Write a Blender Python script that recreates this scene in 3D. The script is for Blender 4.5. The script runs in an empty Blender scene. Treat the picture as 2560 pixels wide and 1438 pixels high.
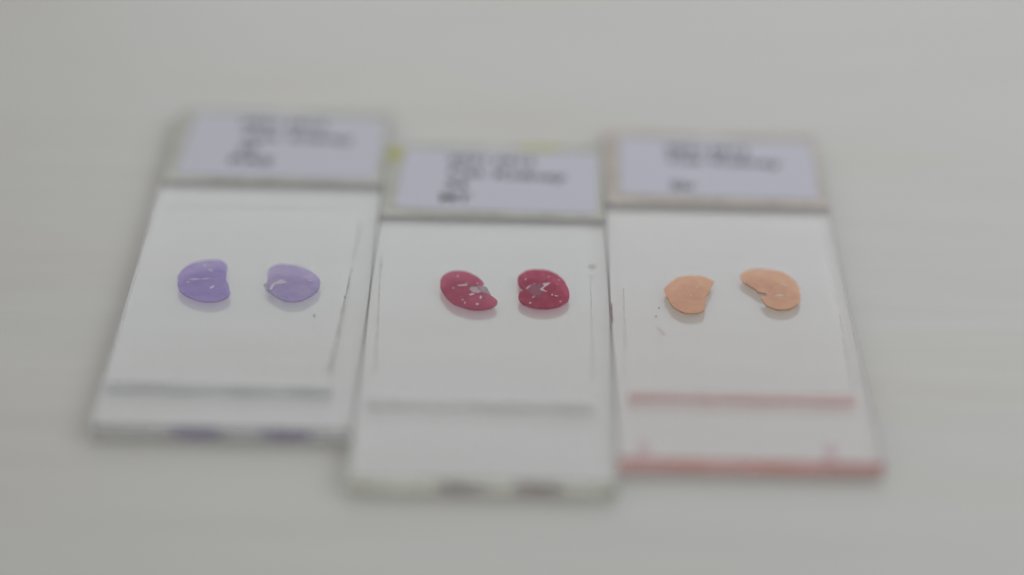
import bpy, bmesh, math, random
from mathutils import Vector, Matrix

# Scene units: 1 Blender unit = 1 cm (unit scale set below); all measures in the builders are millimetres times MM.
MM = 0.1
random.seed(7)
sc = bpy.context.scene
sc.unit_settings.system = 'METRIC'
sc.unit_settings.scale_length = 0.01

SLIDE_W, SLIDE_L = 26.0, 76.0
Z0 = 0.04            # hairline air gap under a slide
TOP = 1.50           # top face of a slide above the table
COVER = 0.12         # cover glass thickness

# ------------------------------------------------------------------ camera
PITCH, ROLL, DIST = math.radians(28.18), math.radians(1.16), 285.7
fw = Vector((0, math.cos(PITCH), -math.sin(PITCH)))
rt = Vector((1, 0, 0)); up = rt.cross(fw)
rt, up = rt * math.cos(ROLL) + up * math.sin(ROLL), up * math.cos(ROLL) - rt * math.sin(ROLL)
cd = bpy.data.cameras.new('camera')
cam = bpy.data.objects.new('camera', cd)
sc.collection.objects.link(cam)
loc = (-fw * DIST + Vector((0, 0, TOP))) * MM
m = Matrix((rt, up, -fw)).transposed().to_4x4(); m.translation = loc
cam.matrix_world = m
cd.sensor_width = 36.0
cd.lens = 36.0 * 6537.6 / 2560.0
cd.clip_start, cd.clip_end = 0.5, 1000.0
cd.dof.use_dof = True
cd.dof.focus_distance = 283.5 * MM
cd.dof.aperture_fstop = cd.lens * 1e-3 / (2 * 9.5 * MM)     # pupil radius 9.5 mm
sc.camera = cam

# ------------------------------------------------------------------ light
world = bpy.data.worlds.new('World'); sc.world = world; world.use_nodes = True
bg = world.node_tree.nodes['Background']
bg.inputs['Color'].default_value = (1.0, 0.975, 0.885, 1)
bg.inputs['Strength'].default_value = 0.343

def area(name, loc, target, sx, sy, power, col):
    ld = bpy.data.lights.new(name, 'AREA'); ld.shape = 'RECTANGLE'; ld.size, ld.size_y = sx, sy
    ld.energy = power; ld.color = col
    o = bpy.data.objects.new(name, ld); sc.collection.objects.link(o)
    o.location = loc
    o.rotation_euler = (Vector(target) - Vector(loc)).to_track_quat('-Z', 'Y').to_euler()
    return o
area('window_light', (29, 41, 29), (4, 0, 0), 106, 27, 9700, (0.90, 0.945, 1.0))
area('side_fill_light', (46, 8, 34), (0, 0, 0), 26, 26, 4000, (0.74, 0.86, 1.0))  # added unseen lamp, makes the table brighter towards the right

sc.view_settings.view_transform = 'Standard'
sc.view_settings.look = 'None'
sc.view_settings.exposure = 0.0
sc.view_settings.gamma = 1.0
sc.view_settings.use_curve_mapping = False
cy = sc.cycles
cy.max_bounces = 48; cy.transmission_bounces = 48; cy.glossy_bounces = 48
cy.diffuse_bounces = 4; cy.transparent_max_bounces = 32
cy.caustics_reflective = True; cy.caustics_refractive = True
cy.blur_glossy = 0.3
cy.use_denoising = True
try: cy.denoiser = 'OPENIMAGEDENOISE'
except Exception: pass
cy.use_adaptive_sampling = False

# ------------------------------------------------------------------ materials
def mat(name):
    mt = bpy.data.materials.new(name); mt.use_nodes = True
    nt = mt.node_tree; nt.nodes.clear()
    out = nt.nodes.new('ShaderNodeOutputMaterial')
    return mt, nt, out
def node(nt, kind, **kw):
    n = nt.nodes.new(kind)
    for k, v in kw.items(): setattr(n, k, v)
    return n
def rgba(c): return (c[0], c[1], c[2], 1)

def glass_mat(name, col, rough=0.0, ior=1.5, absorb=None):
    mt, nt, out = mat(name)
    g = node(nt, 'ShaderNodeBsdfGlass'); g.inputs['Color'].default_value = rgba(col)
    g.inputs['IOR'].default_value = ior; g.inputs['Roughness'].default_value = rough
    nt.links.new(g.outputs[0], out.inputs['Surface'])
    if absorb:      # absorption per cm of glass, so long paths through the plate darken and take on its tint
        k = max(absorb)
        v = node(nt, 'ShaderNodeVolumeAbsorption'); v.inputs['Density'].default_value = k
        v.inputs['Color'].default_value = rgba([1 - c / k for c in absorb])
        nt.links.new(v.outputs[0], out.inputs['Volume'])
    return mt

def table_mat():
    mt, nt, out = mat('white_tabletop')
    tc = node(nt, 'ShaderNodeTexCoord')
    def streak(scale, rot, sx, sy, detail):
        mp = node(nt, 'ShaderNodeMapping'); mp.inputs['Rotation'].default_value = (0, 0, math.radians(rot))
        mp.inputs['Scale'].default_value = (sx, sy, 1)
        nz = node(nt, 'ShaderNodeTexNoise'); nz.inputs['Scale'].default_value = scale; nz.inputs['Detail'].default_value = detail
        nz.inputs['Roughness'].default_value = 0.55
        nt.links.new(tc.outputs['Object'], mp.inputs[0]); nt.links.new(mp.outputs[0], nz.inputs['Vector'])
        return nz
    a = streak(1.5, 24, 0.16, 1.5, 6)     # brushed strokes of the finish
    b = streak(0.28, -6, 0.35, 1.1, 3)    # broad warm bands
    ra = node(nt, 'ShaderNodeValToRGB')
    ra.color_ramp.elements[0].position = 0.35; ra.color_ramp.elements[0].color = (0.748, 0.742, 0.735, 1)
    ra.color_ramp.elements[1].position = 0.68; ra.color_ramp.elements[1].color = (0.785, 0.778, 0.779, 1)
    rb = node(nt, 'ShaderNodeValToRGB')
    rb.color_ramp.elements[0].position = 0.48; rb.color_ramp.elements[0].color = (1, 1, 1, 1)
    rb.color_ramp.elements[1].position = 0.74; rb.color_ramp.elements[1].color = (0.965, 0.925, 0.87, 1)
    nt.links.new(a.outputs['Fac'], ra.inputs[0]); nt.links.new(b.outputs['Fac'], rb.inputs[0])
    mx = node(nt, 'ShaderNodeMix', data_type='RGBA', blend_type='MULTIPLY'); mx.inputs['Factor'].default_value = 1
    nt.links.new(ra.outputs[0], mx.inputs[6]); nt.links.new(rb.outputs[0], mx.inputs[7])
    p = node(nt, 'ShaderNodeBsdfPrincipled')
    p.inputs['Roughness'].default_value = 0.38
    bp = node(nt, 'ShaderNodeBump'); bp.inputs['Strength'].default_value = 0.08; bp.inputs['Distance'].default_value = 0.02
    nt.links.new(a.outputs['Fac'], bp.inputs['Height'])
    nt.links.new(bp.outputs[0], p.inputs['Normal'])
    nt.links.new(mx.outputs[2], p.inputs['Base Color'])
    nt.links.new(p.outputs[0], out.inputs['Surface'])
    return mt

def paper_mat(name, col):
    mt, nt, out = mat(name)
    p = node(nt, 'ShaderNodeBsdfPrincipled'); p.inputs['Roughness'].default_value = 0.55
    tc = node(nt, 'ShaderNodeTexCoord'); nz = node(nt, 'ShaderNodeTexNoise')
    nz.inputs['Scale'].default_value = 9; nz.inputs['Detail'].default_value = 6
    rp = node(nt, 'ShaderNodeValToRGB')
    rp.color_ramp.elements[0].color = rgba([c * 0.96 for c in col]); rp.color_ramp.elements[1].color = rgba([min(1, c * 1.03) for c in col])
    nt.links.new(tc.outputs['Object'], nz.inputs['Vector']); nt.links.new(nz.outputs['Fac'], rp.inputs[0])
    nt.links.new(rp.outputs[0], p.inputs['Base Color'])
    tl = node(nt, 'ShaderNodeBsdfTranslucent'); nt.links.new(rp.outputs[0], tl.inputs['Color'])
    ms = node(nt, 'ShaderNodeMixShader'); ms.inputs[0].default_value = 0.10      # thin paper lets some light through
    nt.links.new(p.outputs[0], ms.inputs[1]); nt.links.new(tl.outputs[0], ms.inputs[2])
    nt.links.new(ms.outputs[0], out.inputs['Surface'])
    return mt

def flat_mat(name, col, rough=0.5):
    mt, nt, out = mat(name)
    p = node(nt, 'ShaderNodeBsdfPrincipled'); p.inputs['Roughness'].default_value = rough
    p.inputs['Base Color'].default_value = rgba(col)
    nt.links.new(p.outputs[0], out.inputs['Surface'])
    return mt

def film_mat(name, tint_a, tint_b, body, fac, scale=6.0, gloss=True, dist=0.6, back=0.5, shine=1.14):
    """Stained translucent film: tinted see-through layer + some scattering body colour, wet gloss."""
    mt, nt, out = mat(name)
    tc = node(nt, 'ShaderNodeTexCoord'); nz = node(nt, 'ShaderNodeTexNoise')
    nz.inputs['Scale'].default_value = scale; nz.inputs['Detail'].default_value = 7; nz.inputs['Roughness'].default_value = 0.62
    nz.inputs['Distortion'].default_value = dist
    nt.links.new(tc.outputs['Object'], nz.inputs['Vector'])
    rp = node(nt, 'ShaderNodeValToRGB')
    rp.color_ramp.elements[0].position = 0.38; rp.color_ramp.elements[0].color = rgba(tint_a)
    rp.color_ramp.elements[1].position = 0.63; rp.color_ramp.elements[1].color = rgba(tint_b)
    n2 = node(nt, 'ShaderNodeTexNoise'); n2.inputs['Scale'].default_value = scale * 7; n2.inputs['Detail'].default_value = 4
    nt.links.new(tc.outputs['Object'], n2.inputs['Vector'])
    mxn = node(nt, 'ShaderNodeMix'); mxn.inputs[0].default_value = 0.3
    nt.links.new(nz.outputs['Fac'], mxn.inputs[2]); nt.links.new(n2.outputs['Fac'], mxn.inputs[3])
    nt.links.new(mxn.outputs[0], rp.inputs[0])
    tr = node(nt, 'ShaderNodeBsdfTransparent'); nt.links.new(rp.outputs[0], tr.inputs['Color'])
    r2 = node(nt, 'ShaderNodeValToRGB')                      # the same mottling in the scattering body
    r2.color_ramp.elements[0].position = 0.36; r2.color_ramp.elements[0].color = rgba([c * 0.80 for c in body])
    r2.color_ramp.elements[1].position = 0.62; r2.color_ramp.elements[1].color = rgba([min(1, c * 1.10) for c in body])
    nt.links.new(mxn.outputs[0], r2.inputs[0])
    df = node(nt, 'ShaderNodeBsdfDiffuse'); nt.links.new(r2.outputs[0], df.inputs['Color'])
    tl = node(nt, 'ShaderNodeBsdfTranslucent'); nt.links.new(r2.outputs[0], tl.inputs['Color'])
    m1 = node(nt, 'ShaderNodeMixShader'); m1.inputs[0].default_value = back
    nt.links.new(df.outputs[0], m1.inputs[1]); nt.links.new(tl.outputs[0], m1.inputs[2])
    m2 = node(nt, 'ShaderNodeMixShader'); m2.inputs[0].default_value = fac
    nt.links.new(tr.outputs[0], m2.inputs[1]); nt.links.new(m1.outputs[0], m2.inputs[2])
    last = m2
    if gloss:
        gl = node(nt, 'ShaderNodeBsdfGlossy'); gl.inputs['Roughness'].default_value = 0.08
        fr = node(nt, 'ShaderNodeFresnel'); fr.inputs['IOR'].default_value = shine
        bf = node(nt, 'ShaderNodeNewGeometry')
        inv = node(nt, 'ShaderNodeMath', operation='SUBTRACT'); inv.inputs[0].default_value = 1
        nt.links.new(bf.outputs['Backfacing'], inv.inputs[1])
        ml = node(nt, 'ShaderNodeMath', operation='MULTIPLY')
        nt.links.new(fr.outputs[0], ml.inputs[0]); nt.links.new(inv.outputs[0], ml.inputs[1])
        m3 = node(nt, 'ShaderNodeMixShader')
        nt.links.new(ml.outputs[0], m3.inputs[0]); nt.links.new(m2.outputs[0], m3.inputs[1]); nt.links.new(gl.outputs[0], m3.inputs[2])
        last = m3
    nt.links.new(last.outputs[0], out.inputs['Surface'])
    return mt

# ------------------------------------------------------------------ mesh helpers
def link(name, me, material, parent=None):
    o = bpy.data.objects.new(name, me); sc.collection.objects.link(o)
    if material: me.materials.append(material)
    if parent: o.parent = parent
    return o

def slab_mesh(name, pts, z0, z1, bevel=0.0, bev_seg=2):
    """Closed prism over a polygon given in mm."""
    bm = bmesh.new()
    lo = [bm.verts.new((x * MM, y * MM, z0 * MM)) for x, y in pts]
    hi = [bm.verts.new((x * MM, y * MM, z1 * MM)) for x, y in pts]
    bm.faces.new(lo[::-1]); bm.faces.new(hi)
    n = len(pts)
    for i in range(n): bm.faces.new((lo[i], lo[(i + 1) % n], hi[(i + 1) % n], hi[i]))
    bmesh.ops.recalc_face_normals(bm, faces=bm.faces)
    if bevel:
        bmesh.ops.bevel(bm, geom=list(bm.edges), offset=bevel * MM, segments=bev_seg, affect='EDGES', profile=0.5)
    me = bpy.data.meshes.new(name); bm.to_mesh(me); bm.free()
    return me

def rounded_rect(x0, y0, x1, y1, r, n=6):
    pts = []
    for cx, cy_, a0 in ((x1 - r, y0 + r, -90), (x1 - r, y1 - r, 0), (x0 + r, y1 - r, 90), (x0 + r, y0 + r, 180)):
        for i in range(n + 1):
            a = math.radians(a0 + 90 * i / n); pts.append((cx + r * math.cos(a), cy_ + r * math.sin(a)))
    return pts

def rect(x0, y0, x1, y1): return [(x0, y0), (x1, y0), (x1, y1), (x0, y1)]

def area2(p): return sum(p[i][0] * p[(i + 1) % len(p)][1] - p[(i + 1) % len(p)][0] * p[i][1] for i in range(len(p)))

def smooth_closed(p, sub=5, wob=0.0, seed=0):
    """Catmull-Rom through the outline, with a tiny ragged wobble."""
    rnd = random.Random(seed); n = len(p); out = []
    for i in range(n):
        a, b, c, d = (Vector(p[(i + k) % n]) for k in (-1, 0, 1, 2))
        for k in range(sub):
            t = k / sub
            q = 0.5 * ((2 * b) + (c - a) * t + (2 * a - 5 * b + 4 * c - d) * t * t + (3 * b - a - 3 * c + d) * t ** 3)
            out.append((q.x + rnd.uniform(-wob, wob), q.y + rnd.uniform(-wob, wob)))
    return out

def section_mesh(name, outline, holes, z0, z1):
    """Thin slab with real holes, filled from 2-D splines."""
    cu = bpy.data.curves.new(name + '_outline', 'CURVE'); cu.dimensions = '2D'; cu.fill_mode = 'BOTH'
    cu.extrude = (z1 - z0) * 0.5 * MM
    for k, pl in enumerate([outline] + holes):
        if (area2(pl) > 0) != (k == 0): pl = pl[::-1]
        sp = cu.splines.new('POLY'); sp.points.add(len(pl) - 1); sp.use_cyclic_u = True
        for pt, (x, y) in zip(sp.points, pl): pt.co = (x * MM, y * MM, 0, 1)
    tmp = bpy.data.objects.new(name + '_outline', cu); sc.collection.objects.link(tmp)
    bpy.context.view_layer.update()
    me = bpy.data.meshes.new_from_object(tmp.evaluated_get(bpy.context.evaluated_depsgraph_get()))
    bpy.data.objects.remove(tmp); bpy.data.curves.remove(cu)
    me.materials.clear()
    bm = bmesh.new(); bm.from_mesh(me)
    bmesh.ops.remove_doubles(bm, verts=bm.verts, dist=1e-5)
    bmesh.ops.recalc_face_normals(bm, faces=bm.faces)
    for v in bm.verts: v.co.z += (z0 + z1) * 0.5 * MM
    bm.to_mesh(me); bm.free(); me.name = name
    return me

def text_mesh(body, width, height, x, y, z, rot):
    """Printed word: built-in font turned to a thin mesh, fitted to a width and cap height in mm."""
    cu = bpy.data.curves.new('word', 'FONT'); cu.body = body; cu.size = 1; cu.offset = 0.026; cu.resolution_u = 3; cu.extrude = 0.004
    tmp = bpy.data.objects.new('word', cu); sc.collection.objects.link(tmp)
    bpy.context.view_layer.update()
    me = bpy.data.meshes.new_from_object(tmp.evaluated_get(bpy.context.evaluated_depsgraph_get()))
    bpy.data.objects.remove(tmp); bpy.data.curves.remove(cu); me.materials.clear()
    x0 = min(v.co.x for v in me.vertices); x1 = max(v.co.x for v in me.vertices)
    sx, sy = width / (x1 - x0), height / 0.72
    c, s = math.cos(rot), math.sin(rot)
    for v in me.vertices:
        px, py = (v.co.x - x0) * sx, v.co.y * sy
        v.co = Vector(((x + c * px - s * py) * MM, (y + s * px + c * py) * MM, (z + 0.004 + v.co.z * 0.5) * MM))
    return me

# outlines in mm on their own slide
OUT = {
    'LL':[(4.99,30.19),(4.9,31.53),(5.21,32.91),(5.86,34.13),(6.81,34.95),(7.97,35.3),(9.01,35.31),(9.63,34.81),(9.98,34.14),(10.1,32.95),(10.09,31.76),(10.27,30.58),(10.62,29.59),(10.85,28.44),(11.02,27.62),(10.79,26.78),(10.17,26.02),(9.35,25.66),(8.26,25.7),(7.27,26.14),(6.32,26.92),(5.58,27.88),(5.17,29.03)],
    'LR':[(14.64,32.12),(14.65,33.32),(14.98,34.1),(15.73,34.6),(16.85,34.61),(17.84,34.28),(19.03,33.42),(19.9,32.35),(20.38,31.36),(20.54,30.35),(20.47,29.02),(20.01,27.84),(19.23,26.73),(18.5,26.21),(17.57,26.06),(16.93,26.31),(16.26,26.85),(15.56,27.65),(15.19,28.21),(14.95,29.11),(14.77,30.27),(14.69,31.11)],
    'LRmem':[(15.29,28.0),(15.05,28.09),(14.75,28.44),(14.66,29.07),(14.44,29.56),(14.5,29.89),(14.77,30.31),(14.96,29.45),(15.12,28.62)],
    'LRhole':[(15.35,29.96),(15.78,30.45),(16.03,30.8),(16.24,31.04),(16.54,30.82),(16.85,30.36),(16.45,30.04),(15.98,30.02),(15.68,29.78),(15.57,29.31),(15.38,28.6),(15.16,28.71),(15.21,29.29)],
    'CL':[(7.58,39.92),(7.62,40.97),(8.01,41.96),(8.73,42.64),(9.55,42.82),(10.39,42.64),(11.23,41.92),(11.91,40.98),(12.3,40.12),(12.27,39.6),(12.03,39.33),(11.7,39.4),(11.04,39.51),(10.74,39.1),(10.78,38.58),(11.07,38.02),(11.65,37.75),(12.14,37.86),(12.63,37.62),(13.13,37.21),(13.63,36.55),(13.88,35.88),(13.73,35.11),(13.26,34.5),(12.54,34.13),(11.57,33.96),(10.76,34.19),(9.94,34.7),(9.11,35.34),(8.34,36.67),(7.89,37.85),(7.61,38.88)],
    'CLmem':[(11.63,39.5),(12.27,39.35),(12.65,39.13),(12.88,38.32),(13.17,37.32),(12.64,37.54),(12.02,37.79),(11.97,38.37),(11.71,38.88)],
    'CR':[(16.04,41.16),(16.2,42.05),(16.77,42.96),(17.52,43.43),(18.51,43.53),(19.51,43.25),(20.42,42.32),(21.07,41.11),(21.47,39.64),(21.69,38.1),(21.61,36.72),(21.19,35.85),(20.54,35.14),(19.65,34.68),(18.84,34.53),(17.87,34.69),(16.97,35.25),(16.4,35.9),(16.15,36.66),(16.16,37.52),(16.3,38.21),(16.71,38.66),(16.79,38.84),(16.46,39.08),(16.21,39.59),(16.04,40.28)],
    'CRjag':[(18.76,40.22),(19.17,40.38),(19.62,40.47),(19.43,39.99),(19.19,39.69),(18.96,39.33),(18.84,38.92),(19.29,38.34),(19.0,38.39),(18.43,38.82),(18.78,39.39),(18.92,39.8)],
    'CRmed':[(17.04,38.59),(17.44,39.65),(18.02,40.19),(18.6,40.04),(18.92,39.71),(18.51,38.91),(18.84,38.32),(18.59,37.79),(18.19,37.34),(17.86,36.9),(17.62,37.32),(17.53,37.92)],
    'RL':[(5.91,34.86),(6.18,35.54),(6.79,36.66),(7.56,37.62),(8.38,38.08),(9.34,38.2),(10.21,38.06),(10.9,37.58),(11.36,37.17),(11.45,36.76),(11.24,35.9),(10.99,35.06),(10.74,34.21),(10.63,33.79),(10.43,33.46),(10.36,32.54),(10.25,31.39),(10.08,30.49),(9.73,29.83),(9.01,29.51),(8.38,29.45),(7.77,29.67),(7.11,30.38),(6.61,31.26),(6.37,32.07),(6.32,32.72),(6.06,33.04),(6.01,33.54),(6.0,34.2)],
    'RR':[(14.46,38.23),(14.66,38.75),(15.2,39.54),(16.03,40.0),(17.0,40.07),(17.96,39.99),(18.89,39.56),(19.71,38.86),(20.26,37.86),(20.57,36.85),(20.71,35.76),(20.72,34.59),(20.78,33.93),(20.59,32.77),(20.11,31.76),(19.5,31.09),(18.76,30.77),(17.98,30.74),(17.39,31.14),(16.88,31.64),(16.63,32.45),(16.45,33.1),(16.36,33.47),(16.8,33.53),(17.02,33.87),(17.02,34.29),(16.64,34.44),(16.25,34.59),(15.98,35.16),(15.56,35.82),(14.97,36.55),(14.56,37.38)],
    'RRpink':[(16.8,36.45),(17.37,36.64),(17.87,35.99),(18.25,34.83),(18.13,34.33),(17.51,34.47),(17.1,35.29)],
}
HOLES = {
    'LL':[[(7.4,30.72),(7.42,30.62),(7.08,30.55),(6.85,30.45),(6.54,30.45),(6.41,30.53),(6.15,30.57),(6.34,30.68),(6.54,30.77),(6.8,30.87),(7.06,30.82),(7.33,30.81)],[(8.41,30.9),(8.5,30.82),(8.23,30.73),(8.02,30.66),(7.74,30.6),(7.66,30.69),(7.49,30.72),(7.53,30.83),(7.78,30.9),(7.97,31.01),(8.21,31.01),(8.35,30.97)],[(8.57,32.68),(8.59,32.55),(8.47,32.53),(8.3,32.66),(8.12,32.73),(8.04,32.89),(8.04,33.0),(8.0,33.15),(8.18,33.08),(8.32,33.04),(8.49,32.94),(8.53,32.79)],[(9.13,29.21),(9.07,29.0),(9.09,28.82),(8.96,28.66),(8.84,28.62),(8.7,28.5),(8.67,28.68),(8.65,28.82),(8.66,29.02),(8.81,29.13),(8.92,29.29),(9.05,29.31)],[(7.68,33.94),(7.71,33.8),(7.63,33.76),(7.58,33.68),(7.5,33.7),(7.46,33.83),(7.38,33.93),(7.41,34.05),(7.46,34.11),(7.52,34.21),(7.59,34.12),(7.66,34.05)],[(6.32,30.06),(6.36,30.0),(6.27,29.91),(6.19,29.83),(6.08,29.76),(6.04,29.81),(5.96,29.83),(5.97,29.91),(6.06,30.0),(6.12,30.1),(6.22,30.12),(6.29,30.1)]],
    'LR':[[(19.56,30.77),(19.54,30.73),(19.45,30.78),(19.37,30.78),(19.29,30.87),(19.25,30.94),(19.18,31.03),(19.25,31.03),(19.3,31.03),(19.39,31.0),(19.46,30.91),(19.55,30.83)]],
    'CL':[[(10.55,39.58),(10.63,39.48),(10.39,39.35),(10.07,39.29),(9.72,39.18),(9.57,39.26),(9.51,39.34),(9.43,39.45),(9.79,39.56),(10.04,39.68),(10.38,39.75),(10.48,39.65)],[(11.35,37.6),(11.42,37.49),(11.27,37.32),(11.12,37.21),(10.94,37.07),(10.87,37.19),(10.77,37.24),(10.76,37.39),(10.93,37.53),(11.05,37.71),(11.21,37.75),(11.3,37.68)],[(12.18,36.75),(12.15,36.54),(12.1,36.44),(12.05,36.26),(11.99,36.42),(11.94,36.54),(11.9,36.73),(11.95,36.91),(11.97,37.11),(12.03,37.19),(12.08,37.03),(12.16,36.98)],[(9.52,41.49),(9.51,41.39),(9.49,41.28),(9.43,41.31),(9.37,41.3),(9.33,41.37),(9.34,41.49),(9.32,41.6),(9.37,41.67),(9.42,41.67),(9.48,41.71),(9.5,41.59)],[(9.11,38.77),(9.11,38.68),(9.05,38.65),(9.01,38.59),(8.96,38.62),(8.94,38.69),(8.89,38.76),(8.93,38.83),(8.96,38.89),(9.0,38.94),(9.05,38.88),(9.1,38.85)],[(11.88,35.2),(11.89,35.06),(11.78,35.03),(11.71,34.94),(11.62,34.97),(11.58,35.09),(11.5,35.19),(11.55,35.3),(11.62,35.37),(11.7,35.47),(11.78,35.38),(11.86,35.32)],[(10.44,35.45),(10.45,35.3),(10.42,35.19),(10.37,35.22),(10.32,35.17),(10.29,35.31),(10.28,35.44),(10.27,35.6),(10.32,35.65),(10.36,35.71),(10.41,35.71),(10.42,35.56)],[(10.21,36.12),(10.22,36.03),(10.15,36.0),(10.11,35.95),(10.04,35.96),(10.02,36.05),(9.98,36.11),(10.0,36.19),(10.05,36.22),(10.1,36.29),(10.15,36.23),(10.19,36.19)],[(10.53,39.87),(10.52,39.82),(10.48,39.81),(10.44,39.88),(10.38,39.92),(10.37,40.0),(10.38,40.04),(10.38,40.11),(10.43,40.07),(10.48,40.04),(10.53,39.99),(10.53,39.92)],[(11.7,39.92),(11.71,39.84),(11.65,39.82),(11.61,39.77),(11.56,39.78),(11.54,39.86),(11.49,39.91),(11.52,39.98),(11.56,40.02),(11.6,40.08),(11.65,40.03),(11.69,39.99)]],
    'CR':[[(17.5,39.8),(17.44,39.58),(17.36,39.37),(17.27,39.11),(17.13,38.99),(17.0,38.83),(16.91,38.79),(16.99,39.04),(17.0,39.19),(17.14,39.44),(17.27,39.58),(17.43,39.82)],[(17.96,37.4),(17.91,37.24),(17.9,37.14),(17.83,36.99),(17.74,36.93),(17.65,36.81),(17.62,36.88),(17.64,36.99),(17.64,37.11),(17.74,37.23),(17.82,37.35),(17.91,37.43)],[(19.89,37.67),(19.91,37.55),(19.85,37.49),(19.8,37.47),(19.74,37.44),(19.72,37.57),(19.7,37.67),(19.7,37.79),(19.76,37.83),(19.8,37.92),(19.86,37.88),(19.88,37.77)],[(20.48,37.36),(20.39,37.33),(20.35,37.26),(20.23,37.29),(20.14,37.36),(20.02,37.42),(20.05,37.49),(20.08,37.55),(20.13,37.61),(20.25,37.55),(20.36,37.52),(20.45,37.44)],[(17.0,41.11),(16.99,41.02),(16.97,40.92),(16.9,40.95),(16.85,40.92),(16.81,41.0),(16.81,41.1),(16.8,41.22),(16.85,41.27),(16.9,41.28),(16.97,41.31),(16.98,41.19)],[(19.53,41.84),(19.51,41.77),(19.49,41.67),(19.44,41.69),(19.4,41.7),(19.35,41.74),(19.36,41.83),(19.36,41.91),(19.39,41.98),(19.44,41.96),(19.49,41.99),(19.52,41.92)],[(20.67,41.09),(20.65,41.03),(20.6,41.0),(20.56,40.95),(20.51,40.99),(20.48,41.03),(20.44,41.08),(20.49,41.14),(20.51,41.2),(20.56,41.22),(20.6,41.18),(20.66,41.16)],[(17.57,35.73),(17.53,35.64),(17.48,35.58),(17.42,35.5),(17.36,35.58),(17.31,35.63),(17.27,35.72),(17.32,35.8),(17.35,35.9),(17.42,35.92),(17.47,35.86),(17.55,35.84)],[(20.82,36.14),(20.77,36.07),(20.75,36.0),(20.69,35.97),(20.64,36.02),(20.58,36.04),(20.58,36.13),(20.61,36.2),(20.62,36.29),(20.69,36.27),(20.75,36.26),(20.81,36.23)],[(17.96,40.23),(17.99,40.19),(17.92,40.09),(17.88,40.01),(17.82,39.93),(17.78,39.96),(17.73,39.94),(17.74,40.02),(17.79,40.1),(17.83,40.2),(17.89,40.24),(17.94,40.26)],[(20.39,40.09),(20.4,40.03),(20.37,39.98),(20.32,40.0),(20.28,39.98),(20.25,40.03),(20.25,40.08),(20.24,40.14),(20.29,40.16),(20.32,40.18),(20.37,40.19),(20.38,40.13)]],
    'RL':[[(8.84,33.44),(8.81,33.38),(8.79,33.28),(8.75,33.28),(8.72,33.32),(8.68,33.34),(8.7,33.44),(8.71,33.52),(8.73,33.61),(8.77,33.58),(8.81,33.6),(8.83,33.53)],[(9.69,35.55),(9.71,35.5),(9.66,35.42),(9.6,35.38),(9.53,35.3),(9.49,35.34),(9.47,35.38),(9.45,35.44),(9.52,35.51),(9.57,35.59),(9.64,35.63),(9.67,35.59)]],
    'RR':[[(19.0,34.0),(18.85,33.89),(18.67,33.83),(18.47,33.74),(18.29,33.82),(18.11,33.86),(18.0,33.96),(18.19,34.05),(18.27,34.16),(18.51,34.18),(18.69,34.13),(18.94,34.11)],[(19.53,36.13),(19.55,36.01),(19.29,36.21),(19.1,36.33),(18.87,36.55),(18.82,36.68),(18.67,36.9),(18.79,36.88),(18.99,36.74),(19.19,36.64),(19.37,36.42),(19.51,36.24)]],
}

# ------------------------------------------------------------------ the table
tm = slab_mesh('tabletop', rect(-900, -500, 900, 900), -25, 0.0, bevel=2.0)
table = link('tabletop', tm, table_mat())
table['kind'] = 'structure'; table['label'] = 'white laminate tabletop with faint brushed streaks'

# ------------------------------------------------------------------ the slides
PAPER = paper_mat('label_paper', (0.84, 0.84, 1.0))
INK = flat_mat('printer_ink', (0.05, 0.05, 0.06), 0.6)
DUST = flat_mat('dust', (0.50, 0.50, 0.47), 0.9)
YELLOW = film_mat('yellow_marker', (0.97, 0.97, 0.55), (1.0, 1.0, 0.68), (0.95, 0.95, 0.36), 0.7, 4, gloss=False, back=0.1)

def blob(cx, cy_, rx, ry, rot=0, n=14, seed=0, rough=0.18):
    rnd = random.Random(seed); c, s = math.cos(math.radians(rot)), math.sin(math.radians(rot)); out = []
    for i in range(n):
        a = 2 * math.pi * i / n; k = 1 + rnd.uniform(-rough, rough)
        x, y = rx * k * math.cos(a), ry * k * math.sin(a)
        out.append((cx + c * x - s * y, cy_ + s * x + c * y))
    return out

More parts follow.
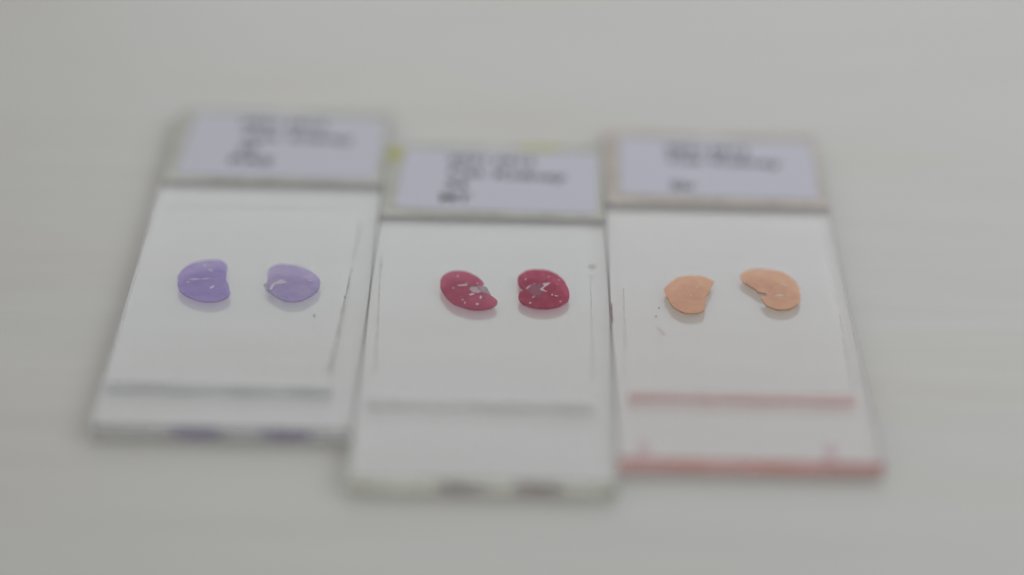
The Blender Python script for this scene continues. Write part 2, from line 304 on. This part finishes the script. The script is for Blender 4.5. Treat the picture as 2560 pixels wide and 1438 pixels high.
def slide(x, y, label, glass_col, cover_rect, bead_tint):
    """The empty shell of a slide: plate, cover glass and rim of mountant. Local mm: u across, v away from the front edge."""
    root = bpy.data.objects.new('microscope_slide', None); sc.collection.objects.link(root)
    root.empty_display_size = 0.5
    root.location = (x * MM, y * MM, 0)
    root['label'] = label; root['category'] = 'microscope slide'; root['group'] = 'microscope slides side by side on the table'
    g = glass_mat('slide_glass', (1, 1, 1), absorb=glass_col)
    plate = link('glass_plate', slab_mesh('glass_plate', rect(0, 0, SLIDE_W, SLIDE_L), Z0, TOP, bevel=0.03, bev_seg=1), g, root)
    plate.data.materials.append(glass_mat('ground_edge', (1, 1, 1), rough=0.24, absorb=glass_col))
    for p in plate.data.polygons:            # the two short ends are ground, not polished
        if abs(p.normal.y) > 0.6: p.material_index = 1
    u0, v0, u1, v1 = cover_rect
    cg = glass_mat('cover_glass', (1, 1, 1), ior=1.08)
    link('cover_glass', slab_mesh('cover_glass', rect(u0, v0, u1, v1), TOP + 0.012, TOP + COVER), cg, root)
    # rim of hardened mountant along the front of the cover glass: a low wedge
    bm = bmesh.new(); n = 24; rnd = random.Random(int(u0 * 100))
    rows = []
    for i in range(n + 1):
        u = u0 + 0.1 + (u1 - u0 - 0.2) * i / n
        w = 2.2 + 0.12 * math.sin(i * 0.9 + u0) + rnd.uniform(-0.05, 0.05)
        a = bm.verts.new((u * MM, (v0 - 0.01) * MM, (TOP + COVER - 0.01) * MM)); b = bm.verts.new((u * MM, (v0 - w * 0.55) * MM, (TOP + COVER * 0.75) * MM))
        c = bm.verts.new((u * MM, (v0 - w) * MM, (TOP + 0.02) * MM)); d = bm.verts.new((u * MM, (v0 - 0.01) * MM, (TOP + 0.008) * MM))
        rows.append((a, b, c, d))
    for p, q in zip(rows, rows[1:]):
        for k in range(4): bm.faces.new((p[k], p[(k + 1) % 4], q[(k + 1) % 4], q[k]))
    bm.faces.new(rows[0]); bm.faces.new(rows[-1][::-1])
    bmesh.ops.recalc_face_normals(bm, faces=bm.faces)
    me = bpy.data.meshes.new('mountant_rim'); bm.to_mesh(me); bm.free()
    link('mountant_rim', me, film_mat('mountant', bead_tint, [min(1, c * 1.05) for c in bead_tint], [c * 0.8 for c in bead_tint], 0.10, 2), root)
    return root

FROST = film_mat('frosted_coating', (0.97, 0.97, 0.95), (1.0, 1.0, 0.98), (0.88, 0.88, 0.84), 0.80, 3, gloss=False, back=0.04)
FROST_PINK = film_mat('pink_frosted_coating', (0.98, 0.94, 0.92), (1.0, 0.97, 0.95), (0.93, 0.85, 0.81), 0.80, 3, gloss=False, back=0.04)
def frosted_end(root, v, material=None):
    link('frosted_end', slab_mesh('frosted_end', rect(0.05, v, SLIDE_W - 0.05, SLIDE_L - 0.05), TOP + 0.004, TOP + 0.02), material or FROST, root)

def paper_label(root, corners, lines):
    u0 = (corners[0][0] + corners[3][0]) / 2
    # four corners in mm -> rounded quad
    pts = []; r = 1.1; C = [Vector(c) for c in corners]
    for i in range(4):
        p, q, s = C[i - 1], C[i], C[(i + 1) % 4]
        a = q + (p - q).normalized() * r; b = q + (s - q).normalized() * r
        for k in range(6):
            t = k / 5; pts.append(tuple((1 - t) ** 2 * a + 2 * t * (1 - t) * q + t * t * b))
    lab = link('paper_label', slab_mesh('paper_label', pts, TOP + 0.03, TOP + 0.11), PAPER, root)
    for body, x, y, w, h, rot in lines:
        link('printed_word', text_mesh(body, w, h, x, y, TOP + 0.111, math.radians(rot)), INK, lab)
    return lab

def tissue(root, key, tints, body, fac, label, extra_holes=(), wob=0.022, scale=6, tear=None, back=0.5, under=None, shine=1.14):
    o = smooth_closed(OUT[key], 5, wob, len(OUT[key]))
    holes = [smooth_closed(h, 2, 0.006, k) for k, h in enumerate(HOLES.get(key, []))] + [smooth_closed(OUT[e], 3, 0.01, 5) for e in extra_holes]
    ob = link('tissue_section', section_mesh('tissue_section', o, holes, TOP - 0.02, TOP + COVER + 0.012),
              film_mat('stained_' + key, tints[0], tints[1], body, fac, scale, back=back, shine=shine), root)
    if under:          # the underside lies in the mountant: plain stain colour, no scattering skin
        ob.data.materials.append(under)
        for p in ob.data.polygons:
            if p.normal.z < 0.5: p.material_index = 1
    ob['label'] = label
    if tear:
        for h in holes:       # pale fill added in the tears: bright glass reflection put into its colour
            film(ob, 'tear_reflection', [(x, y) for x, y in h], CT - 0.02, CT + 0.004, tear)
    return ob

def film(parent, name, pts, z0, z1, material, label=None):
    o = link(name, slab_mesh(name, pts, z0, z1), material, parent)
    if label: o['label'] = label
    return o

CT = TOP + COVER
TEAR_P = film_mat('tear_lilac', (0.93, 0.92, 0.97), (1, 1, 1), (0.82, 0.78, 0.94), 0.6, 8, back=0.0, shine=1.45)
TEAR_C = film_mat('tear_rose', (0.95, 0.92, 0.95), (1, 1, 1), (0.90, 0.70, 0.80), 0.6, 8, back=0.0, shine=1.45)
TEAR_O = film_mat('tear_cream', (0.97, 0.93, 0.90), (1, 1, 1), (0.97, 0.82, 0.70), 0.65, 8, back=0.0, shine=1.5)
# --- purple stained slide
UNDER_P = film_mat('purple_underside', (0.76, 0.73, 0.85), (0.81, 0.78, 0.89), (0.5, 0.45, 0.6), 0.03, gloss=False)
UNDER_C = film_mat('crimson_underside', (0.71, 0.66, 0.70), (0.78, 0.73, 0.76), (0.4, 0.2, 0.25), 0.03, gloss=False)
s1 = slide(-41.50, -30.45, 'glass slide with two purple kidney sections, paper label reading PAS', (0.125, 0.125, 0.13), (0.35, 8.25, 23.6, 48.2), (0.93, 0.93, 0.94))
frosted_end(s1, 55.3)
paper_label(s1, [(1.5, 57.0), (25.0, 56.7), (25.3, 73.6), (1.9, 74.6)],
    [('2021', 7.7, 70.9, 4.7, 2.1, -2.5), ('0412', 13.4, 70.65, 4.8, 2.1, -2.5), ('Cat', 8.4, 67.3, 4.4, 2.1, -3), ('Kidney', 14.0, 66.95, 7.9, 2.1, -3),
     ('28', 8.1, 63.6, 2.3, 2.1, -3), ('PAS', 7.4, 60.2, 5.2, 2.1, -3)])
PT = ((0.75, 0.62, 1.0), (0.94, 0.83, 1.0))
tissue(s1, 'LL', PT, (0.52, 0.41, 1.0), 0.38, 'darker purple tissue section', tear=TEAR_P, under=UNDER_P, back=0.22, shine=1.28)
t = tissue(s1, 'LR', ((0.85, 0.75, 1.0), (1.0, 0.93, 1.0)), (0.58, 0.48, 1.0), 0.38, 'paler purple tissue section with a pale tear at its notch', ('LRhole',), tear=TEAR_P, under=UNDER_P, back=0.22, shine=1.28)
film(t, 'loose_membrane', OUT['LRmem'], CT - 0.03, CT + 0.006, film_mat('pale_membrane', (0.93, 0.91, 0.96), (0.98, 0.97, 1.0), (0.66, 0.62, 0.75), 0.2, 8))
film(s1, 'dust_speck', blob(20.46, 22.96, 0.14, 0.22, seed=1), CT, CT + 0.05, DUST)
film(s1, 'dust_speck', blob(23.45, 27.3, 0.12, 0.25, seed=2), CT, CT + 0.05, DUST)

def seam(root, pts, tint):
    """Thin line of mountant squeezed out along a long edge of the cover glass: (u, v, half width) stations."""
    poly = [(u - w, v) for u, v, w in pts] + [(u + w, v) for u, v, w in reversed(pts)]
    me = bpy.data.meshes.new('mountant_seam'); bm = bmesh.new(); n = len(pts)
    lo = [[bm.verts.new(((u + s * w) * MM, v * MM, (CT + 0.001) * MM)) for s in (-1, 1)] for u, v, w in pts]
    hi = [[bm.verts.new(((u + s * w * 0.7) * MM, v * MM, (CT + 0.02) * MM)) for s in (-1, 1)] for u, v, w in pts]
    for i in range(n - 1):
        bm.faces.new((hi[i][0], hi[i][1], hi[i + 1][1], hi[i + 1][0])); bm.faces.new((lo[i][1], lo[i][0], lo[i + 1][0], lo[i + 1][1]))
        bm.faces.new((lo[i][0], hi[i][0], hi[i + 1][0], lo[i + 1][0])); bm.faces.new((hi[i][1], lo[i][1], lo[i + 1][1], hi[i + 1][1]))
    for k in (0, -1): bm.faces.new((lo[k][0], lo[k][1], hi[k][1], hi[k][0]))
    bmesh.ops.recalc_face_normals(bm, faces=bm.faces); bm.to_mesh(me); bm.free()
    link('mountant_seam', me, film_mat('seam', tint, [min(1, c * 1.08) for c in tint], [c * 0.6 for c in tint], 0.08, 9), root)

def wavy(u0, u1, v0, v1, w0, w1, n=26, seed=0):
    rnd = random.Random(seed)
    return [(u0 + (u1 - u0) * i / n + rnd.uniform(-0.03, 0.03), v0 + (v1 - v0) * i / n, (w0 + (w1 - w0) * i / n) * rnd.uniform(0.6, 1.3)) for i in range(n + 1)]
seam(s1, wavy(22.95, 23.75, 11.0, 34.0, 0.20, 0.08, seed=21), (0.90, 0.90, 0.89))
seam(s1, wavy(23.8, 24.1, 36.0, 45.0, 0.05, 0.10, seed=22), (0.95, 0.95, 0.94))

# --- crimson stained slide
s2 = slide(-15.42, -39.37, 'glass slide with two crimson kidney sections, standing nearest the camera', (0.085, 0.085, 0.105), (0.95, 15.05, 24.2, 55.0), (0.975, 0.975, 0.97))
frosted_end(s2, 56.3)
paper_label(s2, [(1.6, 58.2), (25.0, 57.7), (25.4, 73.9), (2.2, 74.4)],
    [('2021', 7.4, 70.5, 4.7, 2.1, -1.5), ('0412', 13.1, 70.3, 4.7, 2.1, -1.5), ('Cat', 7.5, 67.1, 4.4, 2.1, -3), ('Kidney', 13.0, 66.6, 8.7, 2.1, -3),
     ('34', 7.3, 63.6, 2.6, 2.1, -2), ('MT', 6.8, 60.1, 3.7, 2.1, -2)])
CTN = ((0.90, 0.19, 0.36), (1.0, 0.42, 0.58))
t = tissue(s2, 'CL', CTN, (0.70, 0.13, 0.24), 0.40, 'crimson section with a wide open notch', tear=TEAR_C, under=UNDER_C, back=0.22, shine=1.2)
film(t, 'loose_membrane', OUT['CLmem'], CT - 0.03, CT + 0.006, film_mat('pink_membrane', (0.90, 0.82, 0.87), (0.96, 0.90, 0.94), (0.82, 0.62, 0.72), 0.35, 8))
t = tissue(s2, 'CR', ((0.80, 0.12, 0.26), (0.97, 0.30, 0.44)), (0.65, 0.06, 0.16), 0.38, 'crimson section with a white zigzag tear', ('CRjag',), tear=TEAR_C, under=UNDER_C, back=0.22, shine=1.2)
film(t, 'inner_tissue', smooth_closed(OUT['CRmed'], 4), CT + 0.013, CT + 0.02, film_mat('violet_medulla', (0.97, 0.98, 1.0), (1, 1, 1), (0.70, 0.52, 0.70), 0.16, 8))
film(s2, 'dust_speck', blob(0.9, 43.8, 0.12, 0.3, seed=3), CT, CT + 0.05, DUST)
film(s2, 'dust_speck', blob(24.3, 44.5, 0.45, 0.5, seed=4), CT + 0.002, CT + 0.02, film_mat('smudge', (0.86, 0.86, 0.82), (0.96, 0.96, 0.92), (0.5, 0.5, 0.44), 0.1, 8))
film(s2, 'yellow_mark', blob(1.15, 72.7, 0.95, 1.5, seed=5), TOP + 0.034, TOP + 0.06, YELLOW)
film(s2, 'yellow_mark', blob(18.4, 75.15, 2.6, 0.7, seed=6), TOP + 0.034, TOP + 0.06, YELLOW)

seam(s2, wavy(1.5, 0.75, 20.0, 46.0, 0.12, 0.06, seed=23), (0.96, 0.96, 0.955))
seam(s2, wavy(23.9, 24.05, 19.0, 42.5, 0.05, 0.05, seed=24), (0.92, 0.92, 0.915))

# --- orange stained slide
s3 = slide(10.70, -34.73, 'glass slide with two orange kidney sections and a reddish front edge', (0.09, 0.16, 0.166), (1.25, 12.9, 24.5, 53.0), (0.99, 0.90, 0.895))
frosted_end(s3, 56.0, FROST_PINK)
paper_label(s3, [(1.8, 58.4), (25.0, 58.0), (25.3, 73.6), (2.0, 74.0)],
    [('2021', 7.4, 70.0, 4.7, 2.1, -2.5), ('0412', 12.9, 69.75, 4.7, 2.1, -2.5), ('Cat', 7.7, 67.2, 4.3, 2.1, -3), ('Kidney', 13.0, 66.9, 8.4, 2.1, -3),
     ('Sir', 7.7, 59.9, 3.2, 2.1, -1)])
UNDER_O = film_mat('orange_underside', (1.0, 0.95, 0.91), (1.0, 0.97, 0.94), (1.0, 0.6, 0.4), 0.02, gloss=False)
OT = ((1.0, 0.60, 0.36), (1.0, 0.76, 0.54))
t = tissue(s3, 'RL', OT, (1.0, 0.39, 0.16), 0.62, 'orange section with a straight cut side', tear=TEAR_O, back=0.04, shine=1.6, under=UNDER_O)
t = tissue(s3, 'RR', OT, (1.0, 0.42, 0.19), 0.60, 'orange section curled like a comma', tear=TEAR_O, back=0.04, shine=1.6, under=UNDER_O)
film(t, 'inner_tissue', smooth_closed(OUT['RRpink'], 4), CT + 0.013, CT + 0.02, film_mat('pink_medulla', (0.985, 0.94, 0.95), (1, 0.98, 0.99), (0.8, 0.5, 0.52), 0.03, 8))
PINK = film_mat('pink_residue_and_reflection', (0.97, 0.89, 0.91), (1.0, 0.98, 0.98), (0.8, 0.6, 0.63), 0.03, 10)  # serves the pink stroke and the painted front-edge reflections
RED = film_mat('dark_residue', (0.86, 0.72, 0.75), (0.93, 0.83, 0.85), (0.6, 0.4, 0.43), 0.12, 6)
film(s3, 'stain_speck', blob(5.2, 30.5, 0.12, 0.2, seed=8), CT, CT + 0.02, RED)
film(s3, 'stain_speck', blob(4.78, 28.65, 0.13, 0.22, seed=9), CT, CT + 0.02, RED)
film(s3, 'stain_or_reflection', blob(5.2, 25.4, 0.25, 0.95, 20, seed=10), CT, CT + 0.015, PINK)
film(s3, 'stain_or_reflection', blob(2.5, 1.75, 0.7, 1.6, seed=11), TOP + 0.004, TOP + 0.02, PINK)  # reflection at the front edge, painted as a flat pink patch
film(s3, 'stain_or_reflection', blob(20.85, 2.0, 0.8, 1.8, seed=12), TOP + 0.004, TOP + 0.02, PINK)  # the other front-edge reflection, also painted in pink
film(s3, 'stain_or_reflection', blob(0.1, 29.2, 0.10, 2.6, seed=13), TOP + 0.004, TOP + 0.03, RED)
seam(s3, wavy(1.3, 1.5, 21.0, 35.0, 0.04, 0.05, seed=25), (0.94, 0.90, 0.90))
seam(s3, wavy(24.4, 24.6, 14.0, 30.0, 0.12, 0.05, seed=26), (0.95, 0.92, 0.92))
